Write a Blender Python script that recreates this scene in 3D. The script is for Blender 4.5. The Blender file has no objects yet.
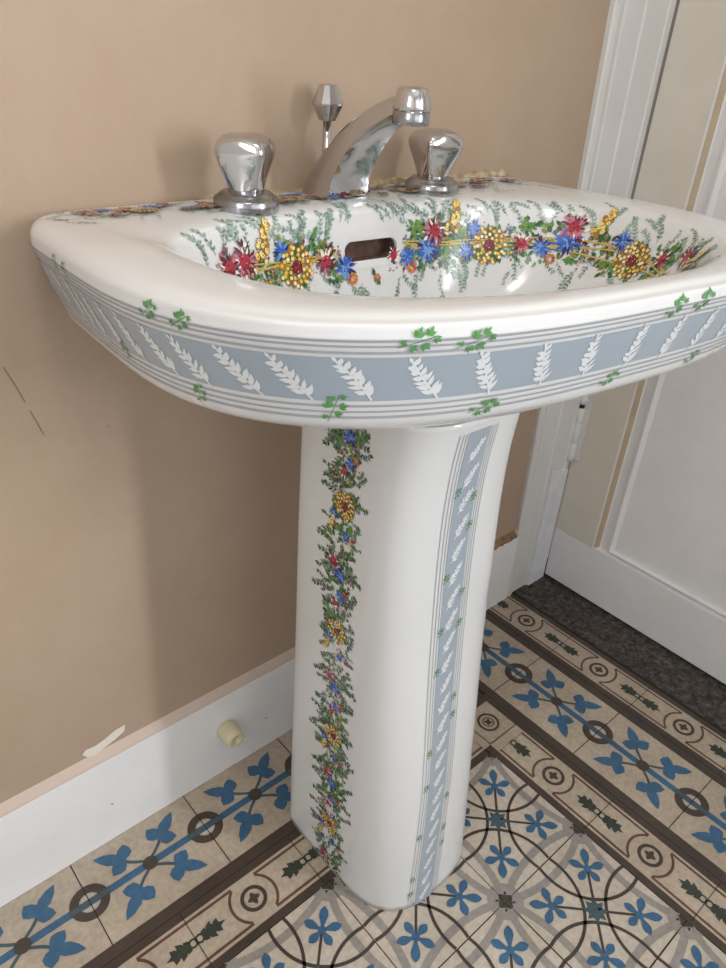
import math, random
from math import sin, cos, pi, atan2, sqrt, hypot
# ---------------------------------------------------------------- geometry (unit = one floor tile, 1/6 m)
U = 1/6.0
XC = -1.136
WALLY = 1.46
YB = 1.445            # back of the washbasin
def sst(t):
    t = max(0.0, min(1.0, t)); return t*t*(3-2*t)
# knots of the washbasin skin, from the underside over the rim down to the drain
#        a     front  nf   y0    back  nb   z
KN = [(0.30, -0.20, 2.0, .10,  0.50, 2.0, 3.97),
      (0.85, -0.45, 2.2, .15,  1.10, 4.0, 4.055),
      (1.28, -0.66, 2.4, .25,  1.40, 8.0, 4.20),
      (1.66, -0.97, 2.8, .33,  1.44, 12.0, 4.355),
      (1.768,-1.065,3.0, .345, 1.445,14.0, 4.461),
      (1.880,-1.191,3.0, .345, 1.445,14.0, 4.797),
      (1.873,-1.183,3.0, .345, 1.445,14.0, 4.855),
      (1.835,-1.142,3.0, .345, 1.443,14.0, 4.897),
      (1.755,-1.100,2.9, .345, 1.435,14.0, 4.910),
      (1.620,-1.030,2.6, .30,  1.10, 6.0, 4.905),
      (1.500,-0.955,2.35,.15,  0.90, 3.0, 4.875),
      (1.430,-0.880,2.3, .12,  0.87, 2.6, 4.79),
      (1.300,-0.720,2.2, .12,  0.83, 2.5, 4.55),
      (1.000,-0.420,2.1, .15,  0.72, 2.4, 4.25),
      (0.550,-0.080,2.0, .20,  0.50, 2.1, 4.09),
      (0.130, 0.070,2.0, .20,  0.33, 2.0, 4.06)]
NV = len(KN)-1
def knot(v):
    v = max(0.0, min(NV-1e-6, v)); i = int(v); f = v-i
    p1 = KN[i]; p2 = KN[i+1]
    p0 = KN[i-1] if i > 0 else p1; p3 = KN[i+2] if i+2 <= NV else p2
    out = []
    for k in range(7):
        m1 = (p2[k]-p0[k])/2; m2 = (p3[k]-p1[k])/2; d = p2[k]-p1[k]
        if i == 4: m1 = m2 = d          # straight band
        if i == 3: m2 = KN[5][k]-KN[4][k]; m2 = m2*.45
        if i == 5: m1 = (p2[k]-p1[k])
        # limit overshoot
        if d == 0: m1 = m2 = 0
        else:
            if m1/d < 0: m1 = 0
            if m2/d < 0: m2 = 0
            m1 = max(-3*abs(d), min(3*abs(d), m1)); m2 = max(-3*abs(d), min(3*abs(d), m2))
        f2 = f*f; f3 = f2*f
        out.append((2*f3-3*f2+1)*p1[k] + (f3-2*f2+f)*m1 + (-2*f3+3*f2)*p2[k] + (f3-f2)*m2)
    return out
RZ = -0.0958; TX = -0.011; TY = 0.102
def warp(x, y, z):
    t = 1.45-y
    g = sst(t/1.2)
    gh = max(0.0, min(1.2, t/2.3))
    return (XC + x + RZ*t, y + RZ*x*g, z + gh*(TX*x+TY))
def basinP(th, v):
    a, yf, nf, y0, yb, nb, z = knot(v)
    c, s = cos(th), sin(th)
    if s < 0: b = y0-yf; n = nf
    else: b = yb-y0; n = nb
    if s < 0 and v > 5.5: z -= .04*sst(-s*1.6)*sst((v-5.5)/1.5)
    r = (abs(c/a)**n + abs(s/b)**n)**(-1.0/n)
    return warp(r*c, y0+r*s, z)
def sub(a, b): return (a[0]-b[0], a[1]-b[1], a[2]-b[2])
def cross(a, b): return (a[1]*b[2]-a[2]*b[1], a[2]*b[0]-a[0]*b[2], a[0]*b[1]-a[1]*b[0])
def nrm(a):
    l = sqrt(a[0]**2+a[1]**2+a[2]**2)+1e-12; return (a[0]/l, a[1]/l, a[2]/l)
def surf_frame(P, p, q, h=1e-3):
    A = P(p+h, q); B = P(p-h, q); C_ = P(p, q+h); D = P(p, q-h)
    du = tuple((A[i]-B[i])/(2*h) for i in range(3)); dv = tuple((C_[i]-D[i])/(2*h) for i in range(3))
    return du, dv
# pedestal: z -> half width, front depth
PX = -1.35
PK = [(-.02,.560,.585),(.25,.557,.560),(.6,.552,.532),(1.05,.543,.490),(1.55,.534,.445),(2.3,.524,.370),(3.0,.516,.318),(3.4,.507,.303),(3.7,.500,.310),(3.9,.500,.330),(4.05,.505,.355),(4.2,.52,.39)]
def pedP(th, z):
    for i in range(len(PK)-1):
        if z <= PK[i+1][0] or i == len(PK)-2: break
    p1, p2 = PK[i], PK[i+1]
    p0 = PK[i-1] if i else p1; p3 = PK[i+2] if i+2 < len(PK) else p2
    h = p2[0]-p1[0]; f = (z-p1[0])/h; f2 = f*f; f3 = f2*f; r = []
    for k in (1, 2):
        m1 = (p2[k]-p0[k])/max(1e-6, p2[0]-p0[0])*h; m2 = (p3[k]-p1[k])/max(1e-6, p3[0]-p1[0])*h
        r.append((2*f3-3*f2+1)*p1[k]+(f3-2*f2+f)*m1+(-2*f3+3*f2)*p2[k]+(f3-f2)*m2)
    a, b = r; n = 2.8; bb = b
    c, s = cos(th), sin(th)
    if s > 0: bb = .70; n = 14.0
    q = (abs(c/a)**n+abs(s/bb)**n)**(-1/n)
    return (PX+q*c, q*s, z)
#==END_GEOM==
WIN = (-9.5, -7.8, 4.5, 10.0)
PWR = 35
PWR2 = 8.5
PWR3 = 8
PWR4 = 3
EXPO = 0.0
import bpy, bmesh
from mathutils import Vector
C = bpy.context.scene.collection
random.seed(7)
# ---------------------------------------------------------------- materials
def lin(c): return tuple(((v/255)/12.92 if v/255 <= .04045 else ((v/255+.055)/1.055)**2.4) for v in c)
def mat(name, rgb, rough=.5, metal=0.0, coat=0.0, noise=0.0, nscale=6.0, bump=0.0, bscale=40.0, rgb2=None, spec=.5, grime=0.0):
    m = bpy.data.materials.new(name); m.use_nodes = True
    nt = m.node_tree; b = nt.nodes['Principled BSDF']
    c = lin(rgb)+(1,)
    b.inputs['Base Color'].default_value = c
    b.inputs['Roughness'].default_value = rough; b.inputs['Metallic'].default_value = metal
    b.inputs['Coat Weight'].default_value = coat; b.inputs['Coat Roughness'].default_value = .04
    b.inputs['Specular IOR Level'].default_value = spec
    if noise > 0 or rgb2 or bump > 0:
        tc = nt.nodes.new('ShaderNodeTexCoord')
    if noise > 0 or rgb2:
        n = nt.nodes.new('ShaderNodeTexNoise'); n.inputs['Scale'].default_value = nscale; n.inputs['Detail'].default_value = 8; n.inputs['Roughness'].default_value = .65
        nt.links.new(tc.outputs['Object'], n.inputs['Vector'])
        r = nt.nodes.new('ShaderNodeValToRGB')
        r.color_ramp.elements[0].position = .35; r.color_ramp.elements[1].position = .68
        c2 = lin(rgb2)+(1,) if rgb2 else tuple(x*(1-noise) for x in c[:3])+(1,)
        r.color_ramp.elements[0].color = c2; r.color_ramp.elements[1].color = c
        nt.links.new(n.outputs['Fac'], r.inputs['Fac'])
        out = r.outputs['Color']
        if grime > 0:
            n2 = nt.nodes.new('ShaderNodeTexNoise'); n2.inputs['Scale'].default_value = 140; n2.inputs['Detail'].default_value = 4
            nt.links.new(tc.outputs['Object'], n2.inputs['Vector'])
            mr = nt.nodes.new('ShaderNodeMapRange'); mr.inputs[1].default_value = .3; mr.inputs[2].default_value = .7
            mr.inputs[3].default_value = 1-grime; mr.inputs[4].default_value = 1.0
            nt.links.new(n2.outputs['Fac'], mr.inputs[0])
            mx = nt.nodes.new('ShaderNodeMix'); mx.data_type = 'RGBA'; mx.blend_type = 'MULTIPLY'; mx.inputs[0].default_value = 1
            nt.links.new(out, mx.inputs[6]); nt.links.new(mr.outputs[0], mx.inputs[7]); out = mx.outputs[2]
        nt.links.new(out, b.inputs['Base Color'])
    if bump > 0:
        n3 = nt.nodes.new('ShaderNodeTexNoise'); n3.inputs['Scale'].default_value = bscale; n3.inputs['Detail'].default_value = 5
        nt.links.new(tc.outputs['Object'], n3.inputs['Vector'])
        bp = nt.nodes.new('ShaderNodeBump'); bp.inputs['Strength'].default_value = bump; bp.inputs['Distance'].default_value = .002
        nt.links.new(n3.outputs['Fac'], bp.inputs['Height']); nt.links.new(bp.outputs['Normal'], b.inputs['Normal'])
    return m
M = {}
def cer(name, rgb): M[name] = mat(name, rgb, rough=.2, coat=.0, spec=.45)
M['ceramic'] = mat('white_glaze', (216, 218, 219), rough=.13, coat=.0, spec=.36)
cer('band_blue', (158, 170, 182)); cer('line_grey', (164, 169, 175)); cer('fern_white', (222, 226, 229))
cer('green_mid', (84, 138, 74)); cer('green_dark', (58, 94, 62)); cer('ivy', (92, 150, 92)); cer('green_olive', (120, 140, 60)); cer('sage', (152, 174, 163)); cer('sage_dark', (112, 134, 124))
cer('yellow', (226, 188, 88)); cer('pale_yellow', (240, 218, 140)); cer('ochre', (170, 118, 50)); cer('umber', (140, 100, 56)); cer('orange', (216, 118, 48))
cer('red', (168, 56, 68)); cer('crimson', (112, 38, 54)); cer('pink', (200, 122, 138)); cer('mauve', (128, 84, 108)); cer('ink', (60, 50, 52))
cer('cobalt', (58, 98, 188)); cer('sky', (112, 154, 212)); cer('navy', (36, 44, 110)); cer('twine', (196, 172, 88)); cer('petal_white', (238, 232, 218))
M['chrome'] = mat('chrome', (205, 205, 208), rough=.09, metal=1.0, bump=.05, bscale=14)
M['chrome_dull'] = mat('chrome_water_spotted', (190, 192, 196), rough=.2, metal=1.0, rgb2=(140, 141, 144), nscale=40)
M['dark'] = mat('dark_void', (30, 26, 24), rough=.8)
M['slot_brown'] = mat('unglazed_overflow', (120, 92, 80), rough=.8, rgb2=(84, 62, 54), nscale=60)
M['wall'] = mat('tan_wall_paint', (177, 157, 138), rough=.75, rgb2=(171, 150, 130), nscale=7, bump=.25, bscale=60)
M['wall_chip'] = mat('bare_plaster', (226, 222, 214), rough=.8)
M['crack'] = mat('paint_crack', (140, 116, 94), rough=.9)
M['wallwhite'] = mat('pale_room_wall', (200, 197, 192), rough=.8)
M['ceil'] = mat('ceiling_white', (225, 222, 215), rough=.85)
M['white_paint'] = mat('white_gloss_paint', (216, 216, 216), rough=.42, rgb2=(210, 210, 209), nscale=9, bump=.25, bscale=30)
M['base_paint'] = mat('baseboard_paint', (236, 238, 240), rough=.4, rgb2=(230, 231, 233), nscale=8, bump=.2, bscale=30)
M['patch_paint'] = mat('white_repair_plaster', (226, 229, 236), rough=.7, rgb2=(212, 216, 224), nscale=30, bump=.4, bscale=50)
M['door_paint'] = mat('door_paint', (212, 207, 196), rough=.5, rgb2=(205, 199, 187), nscale=10, bump=.35, bscale=50)
M['door_white'] = mat('door_white_paint', (226, 226, 228), rough=.5, rgb2=(219, 219, 221), nscale=12, bump=.3, bscale=50)
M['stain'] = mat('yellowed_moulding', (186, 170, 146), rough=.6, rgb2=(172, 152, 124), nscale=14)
M['bevel_paint'] = mat('tinted_baseboard_edge', (196, 180, 168), rough=.6)
M['wood_raw'] = mat('bare_wood', (176, 142, 108), rough=.8, rgb2=(110, 84, 62), nscale=70)
M['caulk'] = mat('old_caulk', (205, 192, 165), rough=.8, rgb2=(128, 106, 72), nscale=70, bump=.6, bscale=90)
M['cream_plastic'] = mat('cream_plastic', (214, 203, 170), rough=.4)
M['stone'] = mat('threshold_stone', (104, 96, 90), rough=.7, rgb2=(44, 39, 36), nscale=70, bump=1.0, bscale=120, grime=.6)
fl = dict(rough=.42, grime=.22, nscale=12, bump=.10, bscale=80)
M['t_cream'] = mat('tile_cream', (192, 178, 160), rgb2=(170, 156, 139), **fl)
M['t_cream2'] = mat('tile_pale', (202, 193, 180), rgb2=(184, 173, 158), **fl)
M['t_brown'] = mat('tile_brown', (78, 67, 58), rgb2=(62, 52, 45), **fl)
M['t_red'] = mat('tile_red_brown', (110, 78, 62), rgb2=(84, 60, 50), **fl)
M['t_dark'] = mat('tile_dark_grey', (74, 66, 60), rgb2=(58, 51, 46), **fl)
M['t_grey'] = mat('tile_grey', (156, 151, 145), rgb2=(140, 135, 129), **fl)
M['t_blue'] = mat('tile_blue', (60, 108, 146), rgb2=(54, 90, 120), **fl)
M['t_slate'] = mat('tile_slate', (74, 96, 106), rgb2=(60, 80, 88), **fl)
M['t_green'] = mat('tile_green_black', (58, 66, 56), rgb2=(46, 52, 46), **fl)
M['t_grout'] = mat('tile_joint', (46, 38, 32), rough=.9)
# ---------------------------------------------------------------- mesh collector
class MB:
    def __init__(s): s.v = []; s.f = []; s.m = []; s.mats = []; s.sm = []
    def mi(s, name):
        if name not in s.mats: s.mats.append(name)
        return s.mats.index(name)
    def vert(s, p): s.v.append((p[0]*U, p[1]*U, p[2]*U)); return len(s.v)-1
    def face(s, idx, m, smooth=False): s.f.append(tuple(idx)); s.m.append(s.mi(m)); s.sm.append(smooth)
    def poly(s, pts, m, smooth=False): s.face([s.vert(p) for p in pts], m, smooth)
    def box(s, a, b, m):
        x0, y0, z0 = a; x1, y1, z1 = b
        V = [s.vert((x, y, z)) for x in (x0, x1) for y in (y0, y1) for z in (z0, z1)]
        for q in ((0,1,3,2),(4,6,7,5),(0,4,5,1),(2,3,7,6),(0,2,6,4),(1,5,7,3)): s.face([V[i] for i in q], m)
    def rings(s, R, m, closed=True, cap0=False, cap1=False, smooth=True):
        I = [[s.vert(p) for p in r] for r in R]; n = len(R[0])
        for a, b in zip(I[:-1], I[1:]):
            for i in range(n if closed else n-1):
                j = (i+1) % n; s.face((a[i], a[j], b[j], b[i]), m, smooth)
        if cap0: s.face(I[0][::-1], m)
        if cap1: s.face(I[-1], m)
        return I
    def lathe(s, c, prof, m, n=40, cap0=True, cap1=True, axis='z', smooth=True, lobes=None):
        R = []
        for (r, h) in prof:
            ring = []
            for i in range(n):
                a = 2*pi*i/n; rr = r*(lobes(a, h) if lobes else 1)
                if axis == 'z': ring.append((c[0]+rr*cos(a), c[1]+rr*sin(a), c[2]+h))
                elif axis == 'y': ring.append((c[0]+rr*cos(a), c[1]+h, c[2]+rr*sin(a)))
                else: ring.append((c[0]+h, c[1]+rr*cos(a), c[2]+rr*sin(a)))
            R.append(ring)
        s.rings(R, m, True, cap0, cap1, smooth)
    def tube(s, pts, rad, m, n=10):
        R = []
        for i, p in enumerate(pts):
            a = Vector(pts[max(0, i-1)]); b = Vector(pts[min(len(pts)-1, i+1)]); t = (b-a).normalized()
            up = Vector((0, 0, 1)) if abs(t.z) < .9 else Vector((1, 0, 0))
            e1 = t.cross(up).normalized(); e2 = t.cross(e1); r = rad[i] if isinstance(rad, (list, tuple)) else rad
            R.append([tuple(Vector(p)+e1*r*cos(2*pi*k/n)+e2*r*sin(2*pi*k/n)) for k in range(n)])
        s.rings(R, m, True, True, True)
    def build(s, name, parent=None, fix=True, bevel=0, sub=0):
        me = bpy.data.meshes.new(name)
        me.from_pydata(s.v, [], s.f)
        for x in s.mats: me.materials.append(M[x])
        me.polygons.foreach_set('material_index', s.m); me.polygons.foreach_set('use_smooth', s.sm)
        me.update()
        if fix:
            bm = bmesh.new(); bm.from_mesh(me); bmesh.ops.remove_doubles(bm, verts=bm.verts, dist=1e-6)
            bmesh.ops.recalc_face_normals(bm, faces=bm.faces); bm.to_mesh(me); bm.free()
        o = bpy.data.objects.new(name, me); C.objects.link(o)
        if parent:
            o.parent = parent; o.location = -Vector(parent.location) if parent.get('abs') is None else (0, 0, 0)
        if bevel:
            mod = o.modifiers.new('bevel', 'BEVEL'); mod.width = bevel; mod.segments = 3; mod.limit_method = 'ANGLE'; mod.angle_limit = .7
        return o
def empty(name, loc):
    o = bpy.data.objects.new(name, None); C.objects.link(o); o.location = Vector(loc)*U; o.empty_display_size = .05
    return o
def tag(o, label, cat, group=None):
    o['label'] = label; o['category'] = cat
    if group: o['group'] = group
    return o
def struct(o): o['kind'] = 'structure'; return o
# ---------------------------------------------------------------- flat patterns, laid on a surface through a map (a, b, layer) -> point
class Dec:
    def __init__(s, mb, mp): s.mb = mb; s.mp = mp; s.k = 0
    def fan(s, pts, m, lay):
        cx = sum(p[0] for p in pts)/len(pts); cy = sum(p[1] for p in pts)/len(pts)
        s.k += 1
        L = lay + (s.k % 7)*.06
        c = s.mb.vert(s.mp(cx, cy, L)); V = [s.mb.vert(s.mp(p[0], p[1], L)) for p in pts]
        if max(hypot(p[0]-cx, p[1]-cy) for p in pts) > .04:
            for q in (.67, .34):
                V2 = [s.mb.vert(s.mp(cx+(p[0]-cx)*q, cy+(p[1]-cy)*q, L)) for p in pts]
                for i in range(len(V)): j = (i+1) % len(V); s.mb.face((V[i], V[j], V2[j], V2[i]), m, True)
                V = V2
        for i in range(len(V)): s.mb.face((c, V[i], V[(i+1) % len(V)]), m, True)
    def disc(s, x, y, r, m, lay, n=8, ry=None, ang=0):
        ry = ry or r; ca, sa = cos(ang), sin(ang)
        s.fan([(x+ca*r*cos(2*pi*i/n)-sa*ry*sin(2*pi*i/n), y+sa*r*cos(2*pi*i/n)+ca*ry*sin(2*pi*i/n)) for i in range(n)], m, lay)
    def leaf(s, x, y, L, W, ang, m, lay):
        ca, sa = cos(ang), sin(ang)
        P = [(0, 0), (.25*L, W*.45), (.55*L, W*.5), (L, 0), (.55*L, -W*.5), (.25*L, -W*.45)]
        s.fan([(x+ca*a-sa*b, y+sa*a+ca*b) for a, b in P], m, lay)
    def line(s, pts, w, m, lay):
        for (x0, y0), (x1, y1) in zip(pts[:-1], pts[1:]):
            d = hypot(x1-x0, y1-y0)+1e-9; nx, ny = -(y1-y0)/d*w/2, (x1-x0)/d*w/2
            V = [s.mb.vert(s.mp(a, b, lay)) for a, b in ((x0+nx, y0+ny), (x0-nx, y0-ny), (x1-nx, y1-ny), (x1+nx, y1+ny))]
            s.mb.face(V, m, True)
R_ = random.Random(3)
def rr(a, b): return R_.uniform(a, b)
def speckle(D, x, y, r, n, cols, L, s0=.10):
    for k in range(n):
        a = rr(0, 2*pi); q = r*sqrt(rr(0, 1)); D.disc(x+cos(a)*q, y+sin(a)*q, r*s0*rr(.6, 1.3), R_.choice(cols), L, 5)
def fl_daisy(D, x, y, r, L):          # yellow head of many florets with a red heart
    for k in range(16):
        a = 2*pi*k/16+rr(-.1, .1); D.leaf(x+cos(a)*r*.5, y+sin(a)*r*.5, r*.55, r*.24, a, R_.choice(['umber', 'green_dark', 'ochre']), L)
    for k in range(46):
        q = r*.97*sqrt((k+.5)/46); a = k*2.39996+rr(-.15, .15)
        if q < r*.30: continue
        px, py = x+cos(a)*q, y+sin(a)*q
        D.disc(px, py, r*.125, R_.choice(['umber', 'ochre', 'umber', 'green_olive']), L+.8, 6)
        D.disc(px+r*.015, py+r*.02, r*.095, R_.choice(['pale_yellow', 'yellow', 'pale_yellow', 'petal_white', 'yellow']), L+1.6, 6)
    D.disc(x, y, r*.33, 'crimson', L+3, 8)
    speckle(D, x, y, r*.36, 16, ['red', 'pink', 'red', 'pale_yellow', 'pink'], L+4, .09)
def fl_mauve(D, x, y, r, L):          # dark pink carnation
    for k in range(34):
        a = rr(0, 2*pi); q = r*sqrt(rr(.15, 1))
        D.leaf(x+cos(a)*q*.68, y+sin(a)*q*.68, r*rr(.25, .42), r*.15, a+rr(-.7, .7), R_.choice(['mauve', 'crimson', 'mauve', 'ink', 'pink', 'petal_white']), L)
    for k in range(22):
        a = 2*pi*k/22+rr(-.1, .1); D.leaf(x+cos(a)*r*.25, y+sin(a)*r*.25, r*.42, r*.12, a, R_.choice(['pink', 'mauve', 'petal_white', 'crimson', 'ink', 'pink']), L+1)
    D.disc(x, y, r*.36, 'red', L+2, 9)
    speckle(D, x, y, r*.36, 14, ['red', 'crimson', 'pink', 'crimson'], L+3, .2)
def fl_red(D, x, y, r, L):
    for k in range(20):
        a = 2*pi*k/20+rr(-.15, .15); D.leaf(x+cos(a)*r*.3, y+sin(a)*r*.3, r*rr(.45, .75), r*.2, a, R_.choice(['pink', 'petal_white', 'mauve', 'crimson', 'ink', 'petal_white']), L)
    D.disc(x, y, r*.46, 'red', L+1, 8)
    speckle(D, x, y, r*.45, 12, ['crimson', 'pink', 'red', 'ink'], L+2, .18)
def fl_blue(D, x, y, r, L):
    for k in range(16):
        a = 2*pi*k/16+rr(-.2, .2)
        D.leaf(x+cos(a)*r*.15, y+sin(a)*r*.15, r*rr(.6, .95), r*.20, a, R_.choice(['cobalt', 'cobalt', 'sky', 'navy']), L)
    for k in range(9):
        a = 2*pi*k/9+.3; D.leaf(x, y, r*.5, r*.16, a, R_.choice(['sky', 'cobalt', 'sky']), L+1)
    speckle(D, x, y, r*.3, 7, ['navy', 'navy', 'cobalt'], L+2, .2)
def fl_orange(D, x, y, r, L):
    for k in range(9):
        a = 2*pi*k/9; D.disc(x+cos(a)*r*.6, y+sin(a)*r*.6, r*.26, R_.choice(['orange', 'ochre', 'orange', 'red', 'umber']), L, 6)
    speckle(D, x, y, r*.5, 10, ['orange', 'crimson', 'yellow', 'ochre'], L+1, .2)
def fl_spike(D, x, y, r, L, ang):     # yellow raceme
    for k in range(26):
        t = k/25; w = (1-t*.75)*.55*r; a = rr(-1, 1)
        px = x+cos(ang)*(t*2.1-1)*r-sin(ang)*a*w; py = y+sin(ang)*(t*2.1-1)*r+cos(ang)*a*w
        D.disc(px, py, r*.19, R_.choice(['umber', 'ochre', 'green_olive']), L, 6)
        D.disc(px+r*.02, py+r*.02, r*.15, R_.choice(['yellow', 'pale_yellow', 'pale_yellow', 'ochre']), L+1, 6)
        if k % 2: D.disc(px, py, r*.05, 'umber', L+2, 5)
def leaves(D, x, y, r, L, n=9):
    for k in range(n):
        a = rr(0, 2*pi); q = rr(0, .6)*r
        D.leaf(x+cos(a)*q, y+sin(a)*q, r*rr(.5, .8), r*.34, a+rr(-.5, .5), R_.choice(['green_mid', 'green_dark', 'green_mid', 'green_olive', 'green_dark']), L)
def sprig(D, x, y, Ln, ang, L, cols=('sage', 'sage', 'sage_dark'), bend=.6, n=6, w=.2):
    px, py, a = x, y, ang; st = Ln/n; pts = [(px, py)]
    for k in range(n):
        a += bend/n*rr(.4, 1.3); px += cos(a)*st; py += sin(a)*st; pts.append((px, py))
        for sd in (-1, 1):
            if rr(0, 1) < .88: D.leaf(px, py, Ln*w*rr(.8, 1.2), Ln*w*.45, a+sd*rr(.6, 1.0), R_.choice(cols), L)
    D.leaf(px, py, Ln*w, Ln*w*.4, a, cols[0], L)
    D.line(pts, Ln*.022, cols[-1], L+.5)
def ivy(D, x, y, s, ang, L, col='ivy'):
    ca, sa = cos(ang), sin(ang)
    D.line([(x-ca*s*1.3, y-sa*s*1.3), (x, y), (x+ca*s*1.1, y+sa*s*1.1)], s*.05, 'green_mid', L)
    for t, o, w in ((-1.0, .15, .6), (-.55, -.25, .8), (-.1, .3, .95), (.15, -.3, .9), (.55, .2, .85), (.95, -.1, .65)):
        bx, by = t*s, o*s; px, py = x+ca*bx-sa*by, y+sa*bx+ca*by
        base = ang+(1.0 if o > 0 else -1.0)*rr(.5, 1.1)
        for da in (-.75, 0, .75):
            D.leaf(px, py, s*w*(.55 if da else .68), s*w*.30, base+da, R_.choice([col, col, 'green_mid']), L+.5)
def fern(D, x, y, h, ang, L):
    ca, sa = cos(ang), sin(ang); pts = []
    bd = rr(-.05, .05)
    def at(t): o = bd*sin(t*pi)*h; return x+ca*(t-.5)*h-sa*o, y+sa*(t-.5)*h+ca*o
    D.line([at(k/6) for k in range(7)], h*.035, 'fern_white', L)
    for k in range(13):
        t = .10+k/13*.85; px, py = at(t); sd = 1 if k % 2 else -1
        D.leaf(px, py, h*(.27-.13*t)*rr(.85, 1.15), h*.085*rr(.8, 1.2), ang+sd*rr(.7, 1.0), 'fern_white', L)
        if k % 3 == 1: D.leaf(px, py, h*.12, h*.06, ang-sd*rr(.6, 1.0), 'fern_white', L)
    p = at(.96); D.leaf(p[0], p[1], h*.12, h*.06, ang, 'fern_white', L)
# ================================================================= THE ROOM
XL, YF, ZC = -9.0, -11.5, 15.2
XR = 2.06; XD = 2.67; YD0, YD1 = 1.385, -3.2; ZD = 12.3
W_ = .53
mb = MB()
mb.poly([(XL, YF, 0), (XD+.4, YF, 0), (XD+.4, 1.5, 0), (XL, 1.5, 0)], 't_grout')
FL = 0.0006/U  # height step of the inlays
D = Dec(mb, lambda a, b, l: (a, b, l*.0012+.0004))
def quad(x0, y0, x1, y1, m, l):
    V = [mb.vert((a, b, l*.0012+.0004)) for a, b in ((x0, y0), (x1, y0), (x1, y1), (x0, y1))]; mb.face(V, m)
def arc(cx, cy, r, w, a0, a1, m, l, n=16):
    P = [(a0+(a1-a0)*i/n) for i in range(n+1)]
    for p, q in zip(P[:-1], P[1:]):
        V = [mb.vert((cx+rad*cos(t), cy+rad*sin(t), l*.0012+.0004)) for rad, t in ((r-w/2, p), (r+w/2, p), (r+w/2, q), (r-w/2, q))]
        mb.face(V, m)
def fleur(cx, cy, r, ang, m, l):     # five-lobed blossom pointing outwards
    for da, ln, w in ((0, 1.08, .20), (1.22, .92, .19), (-1.22, .92, .19), (2.45, .80, .18), (-2.45, .80, .18)):
        a = ang+da; s = ln*r
        pr = [(0, .05), (.25, .09), (.45, .17), (.62, .22), (.80, .19), (.93, .09), (1.0, .0)]
        pts = [(t*s, w/.2*q*r) for t, q in pr]+[(t*s, -w/.2*q*r) for t, q in pr[-2::-1]]
        D.fan([(cx+cos(a)*u-sin(a)*v, cy+sin(a)*u+cos(a)*v) for u, v in pts], m, l)
    D.disc(cx, cy, r*.2, m, l, 8)
SG = .115; RG = (.25+SG*SG)/(2*SG)
def main_tile(x, y):                  # lower-left corner x, y
    g = R_.choice([.0035, .005, .006])
    quad(x+g, y+g, x+1-g, y+1-g, 't_cream2', 1)
    cs = [(x, y, 0), (x+1, y, pi/2), (x+1, y+1, pi), (x, y+1, 1.5*pi)]
    ha = math.asin(.5/RG)
    for k, (ex, ey, a) in enumerate([(.5, 0, pi/2), (1, .5, pi), (.5, 1, -pi/2), (0, .5, 0)]):
        cx = x+ex-cos(a)*(RG-SG); cy = y+ey-sin(a)*(RG-SG)
        arc(cx, cy, RG, .062, a-ha*.90, a+ha*.90, 't_grey', 2)
    for cx, cy, a in cs:
        s = 1 if cx == x else -1; t = 1 if cy == y else -1
        arc(cx+s*.1, cy+t*.1, .476, .026, a-.20, a+pi/2+.20, 't_dark', 3, 22)
        arc(cx, cy, .118, .055, a+.03, a+pi/2-.03, 't_grey', 2.4, 8)
        D.fan([(cx+s*g, cy+t*g), (cx+s*.072, cy+t*g), (cx+s*.036, cy+t*.036), (cx+s*g, cy+t*.072)], 't_dark', 4)
        fleur(cx+s*.257, cy+t*.257, .166, a+pi/4+pi, 't_blue', 5)
        D.line([(cx+s*.27, cy+t*.27), (cx+s*.45, cy+t*.45)], .020, 't_dark', 4)
    for k in range(8):
        D.leaf(x+.5, y+.5, .10, .048, k*pi/4, 't_slate', 5)
    D.disc(x+.5, y+.5, .03, 't_slate', 6)
nx = int(-XL)+1
for i in range(1, nx+1):
    for j in range(1, 10):
        if -i < XL-1 or -j < YF-1: continue
        main_tile(-i, -j)
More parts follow.
